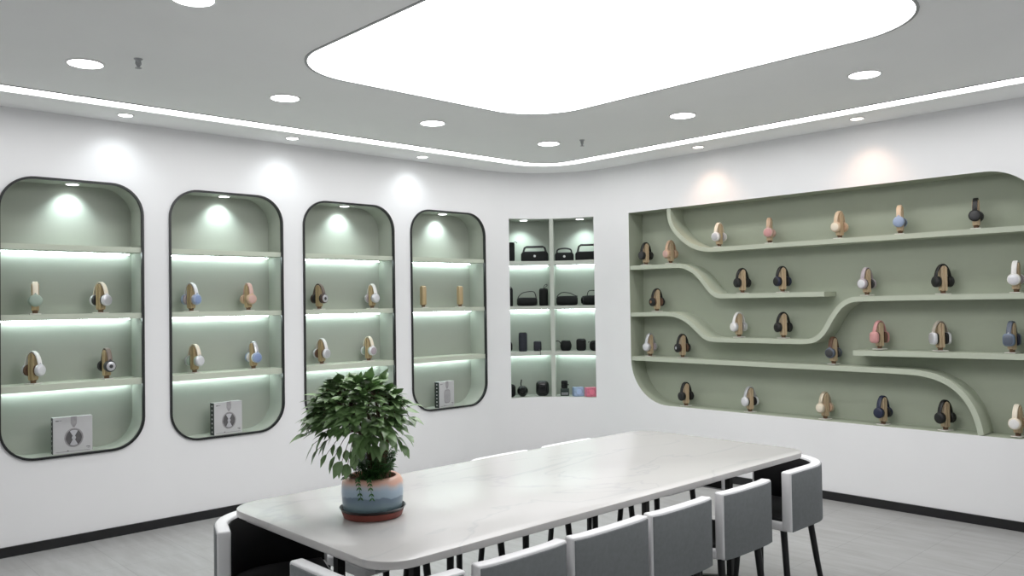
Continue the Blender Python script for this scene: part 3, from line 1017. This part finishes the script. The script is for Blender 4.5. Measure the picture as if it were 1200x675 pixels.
# top row
cubes(70.41, Z1c, 0.13, 0.185, 'black box speaker at the outer end, top shelf, beside the big boombox', 0.015, strap=[(0.05, 0, 0.183), (0.075, 0, 0.190), (0.09, -0.01, 0.178)])
boombox(53.09, Z1c, 0.268, 0.098, 'big black boombox with wide grip handle and round badge, top shelf', 'bar', hh=0.048)
boombox(34.5, Z1c, 0.184, 0.082, 'black speaker with arched handle and round badge beside the divider, top shelf', 'arch', hh=0.040)
boombox(18.7, Z1c, 0.26, 0.085, 'black boombox with square bar handle at the wall end of top shelf', 'bar', logo=False, hh=0.065, straight=True)
# second row
tower(69.89, Z2c, 0.068, 0.175, 'black speaker cut by the outer edge of the second shelf', CLOTHB, [(0.0, 0, 0.175), (0.012, 0, 0.19), (0.028, 0, 0.17), (0.03, 0, 0.15)])
barrel(58.37, Z2c, 0.19, 0.084, 'black barrel speaker with tall strap handle, between the outer and bottle-shaped speakers', [(-0.095, 0, 0.05), (-0.085, 0, 0.09), (-0.045, 0, 0.128), (0.02, 0, 0.142), (0.068, 0, 0.137), (0.085, 0, 0.10), (0.092, 0, 0.05)])
tower(47.9, Z2c, 0.088, 0.168, 'black bottle-shaped speaker with hanging loop beside the divider', CLOTHB, [(0.0, 0, 0.168), (0.008, 0, 0.195), (0.028, 0, 0.212), (0.036, 0, 0.20), (0.018, 0, 0.182), (0.004, 0, 0.17)])
barrel(33.2, Z2c, 0.200, 0.094, 'long black barrel speaker with low strap, second shelf beside divider', [(-0.10, 0, 0.085), (-0.075, 0, 0.112), (-0.04, 0, 0.128), (0.03, 0, 0.12), (0.07, 0, 0.10), (0.105, 0, 0.088)])
barrel(16.93, Z2c, 0.20, 0.094, 'black barrel speaker with raised loop at the wall end of second shelf', [(-0.05, 0, 0.092), (-0.038, 0, 0.13), (-0.01, 0, 0.142), (0.05, 0, 0.135), (0.08, 0, 0.09)], turn=20)
# third row
cubes(71.35, Z3c, 0.085, 0.10, 'dark rounded speaker peeking from the outer edge, third shelf', 0.03)
tower(61.47, Z3c, 0.084, 0.182, 'tall navy cylinder speaker on the third shelf', CLOTHN)
cubes(52.22, Z3c, 0.078, 0.098, 'small black cube speaker with dangling wrist strap on the third shelf', 0.016, CLOTHN, strap=[(0.01, -0.028, 0.012), (0.018, -0.05, 0.02), (0.025, -0.098, 0.006), (0.029, -0.106, -0.02), (0.026, -0.106, -0.034)])
t = sp_thing('bowl_speaker', 'round black bowl-shaped speaker with side strap on the third shelf', 34.41, Z3c)
bm = bmesh.new(); lathe(bm, [(0.036, 0), (0.046, 0.008), (0.055, 0.035), (0.056, 0.055), (0.05, 0.08), (0.042, 0.096), (0.038, 0.098)], 28); obj('body', bm, CLOTHB, t)
bm = bmesh.new(); lathe(bm, [(0.037, 0.0975), (0.034, 0.101), (0.001, 0.1)], 24); obj('top_cap', bm, GLOSSB, t)
bm = bmesh.new(); handle(bm, [(-0.05, 0, 0.07), (-0.065, 0, 0.09), (-0.085, 0, 0.096), (-0.095, 0, 0.092)], 0.0045); obj('side_strap', bm, STRAP, t)
cubes(24.66, Z3c, 0.096, 0.118, 'black rounded cube speaker with silver side line on the third shelf', 0.025, strap=[(0.040, -0.037, 0.09), (0.046, -0.038, 0.06), (0.044, -0.037, 0.03)])
cubes(16.03, Z3c, 0.09, 0.10, 'black rounded speaker against the wall edge of the third shelf', 0.035, strap=[(-0.04, 0, 0.085), (-0.052, 0, 0.09), (-0.056, -0.01, 0.08)])
# bottom row
cubes(70.09, Z0c, 0.10, 0.125, 'black rounded speaker cut by the outer edge of the bottom shelf', 0.035)
t = sp_thing('round_speaker', 'glossy black ball speaker with upright strap on the bottom shelf', 62.2, Z0c)
bm = bmesh.new(); lathe(bm, [(0.02, 0)] + [(0.054 * math.cos(q), 0.053 + 0.053 * math.sin(q)) for q in [(-1.15 + 2.35 * k / 14) for k in range(15)]], 30); obj('body', bm, GLOSSB, t)
bm = bmesh.new(); lathe(bm, [(0.034, -0.040), (0.030, -0.049), (0.001, -0.054)], 26, 'y', (0, 0, 0.054)); obj('speaker_grille', bm, CLOTHB, t)
bm = bmesh.new(); handle(bm, [(-0.012, 0, 0.105), (-0.016, 0, 0.125), (-0.012, 0, 0.145), (-0.008, 0, 0.165)], 0.006); obj('strap', bm, STRAP, t)
cubes(49.57, Z0c, 0.128, 0.148, 'large black rounded cube speaker beside the divider on the bottom shelf', 0.04, GLOSSB)
t = sp_thing('display_case', 'small dark green clear-fronted case under the tiny black cube speaker', 35.58, Z0c, cat='case', g=None)
CASEM = mat('dark_green_plastic', (0.03, 0.045, 0.04), 0.15, var=0.1)
bm = bmesh.new(); box(bm, (0, 0, 0.036), (0.084, 0.07, 0.072), bev=0.004); obj('case', bm, CASEM, t)
bm = bmesh.new(); box(bm, (0, -0.0352, 0.028), (0.066, 0.001, 0.006)); box(bm, (0, -0.0352, 0.016), (0.066, 0.001, 0.004)); obj('printed_lines', bm, PR3, t, 0)
Pc = unit_pos(35.77, Z0c + 0.0725, RC + 0.10)
t = thing('cube_speaker', 'tiny black cube speaker perched on the dark green case', 'speaker', Pc, face_rz(Pc), GS)
bm = bmesh.new(); box(bm, (0, 0, 0.037), (0.064, 0.05, 0.074), bev=0.012, seg=3); obj('body', bm, CLOTHB, t, 60)
bm = bmesh.new(); lathe(bm, [(0.024, -0.023), (0.022, -0.0265), (0.001, -0.027)], 22, 'y', (0, 0, 0.038)); obj('speaker_grille', bm, GLOSSB, t)
bm = bmesh.new(); box(bm, (0.036, 0, 0.034), (0.016, 0.016, 0.012), bev=0.003, seg=1); obj('side_knob', bm, GLOSSB, t)
for deg, wd, ht, col, lab, tr in ((26.85, 0.098, 0.088, (150, 172, 200), 'light blue boxed gadget on the bottom shelf between green case and pink box', 18), (18.31, 0.104, 0.088, (214, 120, 142), 'pink boxed gadget at the wall end of the bottom shelf', 22)):
    t = sp_thing('gadget_box', lab, deg, Z0c, RC + 0.08, tr, cat='box', g='small coloured boxes on the bottom shelf')
    mm = mat('card_%d' % int(deg), srgb(*col), 0.35, var=0.18, scale=30)
    bm = bmesh.new(); box(bm, (0, 0, ht / 2), (wd, 0.07, ht), bev=0.003, seg=1); obj('carton', bm, mm, t, 0)
    bm = bmesh.new(); box(bm, (wd / 2 + 0.0004, 0, ht / 2), (0.0014, 0.06, ht - 0.01)); obj('dark_side', bm, cmat(tuple(int(c * 0.45) for c in col)), t, 0)
    bm = bmesh.new(); prism([(0.026 * math.cos(2 * PI * k / 24), ht * 0.52 + 0.026 * math.sin(2 * PI * k / 24)) for k in range(24)], 'y', -0.0360, -0.0348, bm)
    obj('round_print', bm, cmat(tuple(min(255, int(c * 1.12)) for c in col)), t, 0)

# ------------------------------------------------------------------ table
TX0, TX1, TY0, TY1, TZ = -4.632, -2.078, -3.845, -2.79, 0.75
tcx, tcy = (TX0 + TX1) / 2, (TY0 + TY1) / 2
t = thing('conference_table', 'long white marble-topped table with rounded corners in the middle of the room', 'table', (tcx, tcy, 0))
hx, hy = (TX1 - TX0) / 2, (TY1 - TY0) / 2
bm = prism(rrect(-hx, hx, -hy, hy, 0.125, 12), 'z', TZ - 0.026, TZ, bev=0.003, seg=2)
obj('tabletop', bm, MARBLE, t)
bm = bmesh.new()
box(bm, (0, 0, TZ - 0.026 - 0.011), (2 * hx - 0.075, 2 * hy - 0.20, 0.022))
obj('underframe', bm, mat('grey_board', (0.42, 0.42, 0.43), 0.6), t, 0)
def bar(bm, a, b, wdt, hgt):
    a, b = Vector(a), Vector(b)
    d = b - a
    rot = d.to_track_quat('X', 'Z').to_matrix().to_4x4()
    box(bm, (a + b) / 2, (d.length, wdt, hgt), rot)
for s in (-1, 1):
    # trestle of two posts, a diagonal foot bar and a top bar
    A = (-1.075, 0.045, 0) if s < 0 else (hx - 0.025, -0.07, 0)
    B = (-0.78, 0.0, 0) if s < 0 else (hx - 0.292, 0.285, 0)
    bm = bmesh.new()
    bar(bm, (A[0], A[1], 0.016), (B[0], B[1], 0.016), 0.03, 0.032)
    bar(bm, (A[0], A[1], TZ - 0.062), (B[0], B[1], TZ - 0.062), 0.03, 0.028)
    lg = obj('foot_frame', bm, BMETAL, t, 0)
    for Q in (A, B):
        bm = bmesh.new(); box(bm, (Q[0], Q[1], (TZ - 0.05) / 2), (0.03, 0.03, TZ - 0.05)); obj('leg', bm, BMETAL, t, 0)

# ------------------------------------------------------------------ chairs
CT, CZB, CZT = 0.048, 0.425, 0.702
def chair_legs(t, pts):
    for (x, y, ox, oy) in pts:
        bm = bmesh.new()
        tube(bm, [(x, y, 0.43), (x + ox * 0.5, y + oy * 0.5, 0.2), (x + ox, y + oy, 0.0)], [0.0165, 0.015, 0.012], 12)
        obj('leg', bm, BMETAL, t)
def shell_parts(t, path, outer_sign):
    """upholstered back along a plan path: white core, grey outer skin, black inner skin"""
    bm = prism(thick2d(path, CT), 'z', CZB, CZT, bev=0.009, seg=3)
    obj('backrest', bm, WLEATHER, t, 60)
    po = offset_path(path, outer_sign * (CT / 2))
    pi = offset_path(path, -outer_sign * (CT / 2))
    def trim(p_, d):
        p_ = list(p_)
        v = Vector(p_[1]) - Vector(p_[0]); p_[0] = tuple(Vector(p_[0]) + v.normalized() * min(d, v.length * 0.7))
        v = Vector(p_[-2]) - Vector(p_[-1]); p_[-1] = tuple(Vector(p_[-1]) + v.normalized() * min(d, v.length * 0.7))
        return p_
    bm = prism(thick2d(trim(po, 0.012), 0.007), 'z', CZB + 0.0005, CZT - 0.009, bev=0.003, seg=2)
    obj('outer_panel', bm, GFABRIC, t, 60)
    bm = prism(thick2d(trim(pi, 0.014), 0.007), 'z', CZB + 0.01, CZT - 0.014, bev=0.003, seg=2)
    obj('inner_panel', bm, BLEATHER, t, 60)
def seat_parts(t, outline, inner):
    bm = prism(outline, 'z', 0.420, 0.462, bev=0.010, seg=3)
    obj('seat_base', bm, WLEATHER, t, 60)
    bm = prism(inner, 'z', 0.455, 0.476, bev=0.009, seg=3)
    obj('seat_cushion', bm, BLEATHER, t, 60)

def straight_chair(x, y, rz, width, label, group):
    """y, the outer face of the back; local +y points towards the table"""
    t = thing('dining_chair', label, 'chair', (x, y, 0), rz, group)
    h = width / 2 - 0.002
    path = [(-h, CT / 2 + 0.012), (-h + 0.05, CT / 2 + 0.003), (-h * 0.5, CT / 2), (0, CT / 2 - 0.001), (h * 0.5, CT / 2), (h - 0.05, CT / 2 + 0.003), (h, CT / 2 + 0.012)]
    path = [(v.x, v.y) for v in smooth_path(path, 3)]
    shell_parts(t, path, -1)
    seat_parts(t, rrect(-h, h, 0.03, 0.395, 0.035, 5), rrect(-h + 0.015, h - 0.015, 0.055, 0.385, 0.03, 5))
    chair_legs(t, [(-h + 0.05, 0.06, -0.03, -0.035), (h - 0.05, 0.06, 0.03, -0.035), (-h + 0.05, 0.36, -0.03, 0.03), (h - 0.05, 0.36, 0.03, 0.03)])
    return t
def corner_chair(x, y, rz, la, lb, label, group, R=0.24, sb=None):
    """outer corner at the local origin, arms along +x and +y"""
    t = thing('corner_chair', label, 'chair', (x, y, 0), rz, group)
    c = CT / 2
    r = R - c
    path = [(la, c), (la - 0.06, c), (R + (la - 0.06 - R) * 0.5, c)] if la - 0.06 > R + 0.01 else [(la, c)]
    path += [(R - r * math.sin(k / 14 * PI / 2), R - r * math.cos(k / 14 * PI / 2)) for k in range(15)]
    path += [(c, R + (lb - 0.06 - R) * 0.5), (c, lb - 0.06), (c, lb)] if lb - 0.06 > R + 0.01 else [(c, lb)]
    shell_parts(t, path, 1)
    sb = sb or lb
    def outl(o):
        q = [(la - 0.01 - o * 0.6, 0.03 + o), (la - 0.01 - o * 0.6, sb - 0.09), (la - 0.09, sb - 0.01 - o * 0.6), (0.03 + o, sb - 0.01 - o * 0.6)]
        rr = R - 0.03 - o
        q += [(R - rr * math.cos(k / 10 * PI / 2), R - rr * math.sin(k / 10 * PI / 2)) for k in range(11)]
        return q
    seat_parts(t, outl(0.0), outl(0.024))
    d = 0.055
    chair_legs(t, [(R * 0.45, R * 0.45, -0.05, -0.05), (la - d, 0.07, 0.02, -0.04), (0.07, sb - d, -0.04, 0.02), (la - 0.12, sb - 0.12, 0.03, 0.03)])
    return t
G = 'grey and white chairs tucked around the table'
yn = -3.932
corner_chair(-4.715, -3.922, 0, 0.33, 0.48, 'curved corner chair wrapping the near table corner, closest to the potted plant', G)
straight_chair(-4.138, yn, 0, 0.395, 'straight-backed chair on the near side, beside the plant-end corner chair', G)
straight_chair(-3.707, yn - 0.004, 0, 0.415, 'straight-backed chair on the near side, second from the plant end', G)
straight_chair(-3.282, yn - 0.006, 0, 0.400, 'straight-backed chair on the near side, third from the plant end', G)
straight_chair(-2.812, yn - 0.010, 0, 0.390, 'straight-backed chair on the near side next to the gap, white side showing', G)
corner_chair(-1.952, -3.925, PI / 2, 0.46, 0.485, 'curved corner chair at the far end, nearest the wave-shelf alcove, legs fully visible', G)
corner_chair(-4.612, -2.612, math.radians(-110), 0.365, 0.45, 'curved corner chair with open black inside, at the plant end by the niche wall', G)
corner_chair(-1.86, -2.70, PI, 0.44, 0.53, 'mostly hidden corner chair behind the table, toward the corner shelves', G, sb=0.385)
G2 = 'chairs along the far side of the table'
straight_chair(-3.985, -2.63, PI, 0.40, 'far side chair hidden behind the potted plant and tabletop, only legs showing', G2)
straight_chair(-3.545, -2.62, PI, 0.40, 'far side chair fully below the tabletop, only legs showing, beyond the plant', G2)
straight_chair(-3.02, -2.555, PI, 0.40, 'far side chair pulled out, white rim just above the tabletop, nearer the plant', G2)
straight_chair(-2.50, -2.55, PI, 0.40, 'far side chair pulled out, rim and dark sliver above the tabletop', G2)

# ------------------------------------------------------------------ potted plant
PX, PY = -4.319, -3.321
t = tag(obj('plant_saucer', (lambda b: (lathe(b, [(0.098, 0), (0.104, 0.002), (0.112, 0.024), (0.110, 0.026), (0.102, 0.008), (0.001, 0.007)], 48), b)[1])(bmesh.new()), TERRA, loc=(PX, PY, TZ + 0.0005)), 'round terracotta saucer on the white table under the painted pot', 'saucer')
bm = bmesh.new(); lathe(bm, [(0.092, 0.0085), (0.102, 0.013), (0.119, 0.035), (0.117, 0.036), (0.1, 0.018), (0.001, 0.012)], 48)
obj('inner_tray', bm, BLACKTRIM, t)
PZ = TZ + 0.0135
t = thing('potted_plant', 'bushy green plant in a painted ceramic pot on the white table', 'plant', (PX, PY, PZ))
bm = bmesh.new()
prof = [(0.085, 0.0), (0.096, 0.004), (0.104, 0.018), (0.108, 0.045), (0.110, 0.075), (0.110, 0.098), (0.107, 0.114), (0.100, 0.126), (0.091, 0.132), (0.084, 0.130), (0.082, 0.122), (0.083, 0.09), (0.001, 0.08)]
lathe(bm, prof, 56)
obj('pot', bm, POT, t, 60)
bm = bmesh.new(); lathe(bm, [(0.084, 0.112), (0.06, 0.120), (0.03, 0.123), (0.001, 0.124)], 30); obj('soil', bm, SOIL, t)
rng = random.Random(21)
view = Vector((-0.551, -0.834, 0)).normalized()
vr = Vector((0.729, -0.684, 0)).normalized()
def loc3(a, b, z):
    """a: to the camera's right, b: towards the camera, z above the pot base"""
    return vr * a + view * b + Vector((0, 0, z))
bm = bmesh.new()
stem_tops = []
for i in range(7):
    a0 = 2 * PI * i / 7 + 0.3
    base = loc3(0.016 + 0.026 * math.cos(a0), 0.024 * math.sin(a0), 0.112)
    mid = loc3(0.018 + 0.030 * math.cos(a0 + 0.5), 0.028 * math.sin(a0 + 0.5), 0.21)
    topp = loc3(0.005 + 0.055 * math.cos(a0 + 0.7), 0.055 * math.sin(a0 + 0.7), 0.285 + 0.03 * rng.random())
    end = loc3(-0.03 + 0.10 * math.cos(a0 + 0.8), 0.10 * math.sin(a0 + 0.8), 0.37 + 0.05 * rng.random())
    pp = smooth_path([base, mid, topp, end], 5)
    tube(bm, pp, [0.0125 - 0.0085 * k / (len(pp) - 1) for k in range(len(pp))], 8)
    stem_tops.append((topp, end))
trunk = obj('trunk', bm, BARK, t)

def add_leaf(bm, base, d, ln, wd, droop, nrm, curl=0.25):
    """pointed leaf with a folded midrib, bending downwards along its length"""
    d = d.normalized()
    side = d.cross(nrm)
    if side.length < 1e-3:
        side = d.orthogonal()
    side.normalize()
    n = 6
    prof_ = (0.05, 0.62, 0.98, 0.92, 0.66, 0.32, 0.0)
    pos, dr = base.copy(), d.copy()
    rows = []
    for k in range(n + 1):
        nn = side.cross(dr).normalized()
        w_ = prof_[k] * wd / 2
        jag = 1 + (0.05 if k % 2 else -0.05)
        rows.append((bm.verts.new(pos + side * w_ * jag + nn * w_ * curl), bm.verts.new(pos), bm.verts.new(pos - side * w_ * jag + nn * w_ * curl)))
        pos = pos + dr * ln / n
        dr = (dr + Vector((0, 0, -1)) * droop / n).normalized()
    for A, B in zip(rows, rows[1:]):
        bm.faces.new((A[0], A[1], B[1], B[0])); bm.faces.new((A[1], A[2], B[2], B[1]))

bm = bmesh.new()
tw = bmesh.new()
# crown: dome of twigs, leaflets along each, longer and hanging on the skirts
twigs = []
for i in range(210):
    az = rng.uniform(0, 2 * PI)
    el = math.asin(rng.uniform(-0.45, 1.0))
    q_ = rng.uniform(0.72, 1.0)
    a = 0.163 * q_ * math.cos(el) * math.cos(az) - 0.055
    b = 0.150 * q_ * math.cos(el) * math.sin(az)
    z = 0.335 + (0.130 if el > 0 else 0.105) * q_ * math.sin(el)
    if z < 0.30 and a > -0.04:
        z = 0.30 + 0.05 * rng.random()
    twigs.append((a, b, z))
twigs += [(-0.225, 0.03, 0.305), (-0.235, 0.02, 0.28), (-0.205, 0.05, 0.255), (-0.19, 0.05, 0.235), (-0.16, 0.07, 0.22), (-0.13, 0.08, 0.215), (-0.105, 0.10, 0.20), (-0.085, 0.10, 0.19), (-0.06, 0.11, 0.22), (0.13, 0.03, 0.375), (0.135, 0.03, 0.34), (0.11, 0.04, 0.28), (0.105, 0.05, 0.245), (-0.02, 0.10, 0.265), (0.01, 0.10, 0.255), (0.04, 0.10, 0.27), (0.07, 0.08, 0.275), (0.0, 0.11, 0.29), (0.05, 0.11, 0.30), (-0.04, 0.10, 0.25), (-0.05, 0.03, 0.462), (-0.01, 0.02, 0.468), (0.03, 0.0, 0.46)]
for a, b, z in twigs:
    tip = loc3(a, b, z)
    root = min((e for s in stem_tops for e in s), key=lambda q: (q - tip).length)
    mid = (root + tip) / 2 + Vector((0, 0, 0.03))
    pp = smooth_path([root, mid, tip], 4)
    tube(tw, pp, [0.0022 - 0.0012 * k / (len(pp) - 1) for k in range(len(pp))], 5)
    out = (tip - loc3(-0.05, 0, 0.29)).normalized()
    low = z < 0.28
    nl = rng.randint(3, 5)
    sidev = out.cross(Vector((0, 0, 1)))
    sidev = sidev.normalized() if sidev.length > 1e-3 else vr.copy()
    for k in range(nl):
        q = pp[-1 - min(k // 2 * 2, len(pp) - 2)]
        sg = 0 if k == 0 else (1 if k % 2 else -1)
        dd = out * rng.uniform(0.6, 1.0) + sidev * (sg * rng.uniform(0.5, 1.0)) + Vector((0, 0, rng.uniform(-0.5, 0.1)))
        if low:
            dd += Vector((0, 0, -0.6))
        ln = rng.uniform(0.042, 0.070)
        nrm = (Vector((0, 0, 0.9)) + out * 0.7 + Vector((rng.uniform(-.4, .4), rng.uniform(-.4, .4), rng.uniform(-.2, .2)))).normalized()
        add_leaf(bm, q, dd, ln, ln * rng.uniform(0.46, 0.62), rng.uniform(0.4, 1.1), nrm, 0.18)
obj('twigs', tw, BARK, t)
fo = obj('foliage', bm, LEAF, t, 60)
# ferny undergrowth at the foot of the trunk
bm = bmesh.new()
for i in range(80):
    az = rng.uniform(0, 2 * PI); r_ = rng.uniform(0.005, 0.06)
    base = loc3(0.005 + r_ * math.cos(az), r_ * math.sin(az), 0.118)
    outv = (vr * math.cos(az) + view * math.sin(az))
    ht = rng.uniform(0.03, 0.10)
    tip = base + outv * rng.uniform(0.01, 0.05) + Vector((0, 0, ht))
    if i < 7:
        tip = base + view * 0.075 + vr * rng.uniform(-0.05, 0.03) + Vector((0, 0, 0.015))
    pp = smooth_path([base, (base + tip) / 2 + Vector((0, 0, 0.018)), tip], 5)
    tube(bm, pp, 0.0012, 4)
    for q in pp[3:]:
        for s in (-1, 1):
            add_leaf(bm, q, outv * 0.5 + outv.cross(Vector((0, 0, 1))) * s + Vector((0, 0, 0.2)), rng.uniform(0.016, 0.028), 0.009, 0.6, Vector((0, 0, 1)))
# trailing sprigs over the rim
for s_ in ((-0.052, 0.088), (-0.012, 0.098)):
    pp = smooth_path([loc3(s_[0], 0.05, 0.122), loc3(s_[0], s_[1], 0.138), loc3(s_[0] + 0.004, s_[1] + 0.020, 0.118), loc3(s_[0] + 0.010, s_[1] + 0.024, 0.075)], 5)
    tube(bm, pp, 0.0011, 4)
    for q in pp[5::2]:
        for sg in (-1, 1):
            add_leaf(bm, q, vr * sg + Vector((0, 0, -0.9)) + view * 0.3, 0.015, 0.006, 0.4, view)
obj('undergrowth', bm, FERN, t, 60)
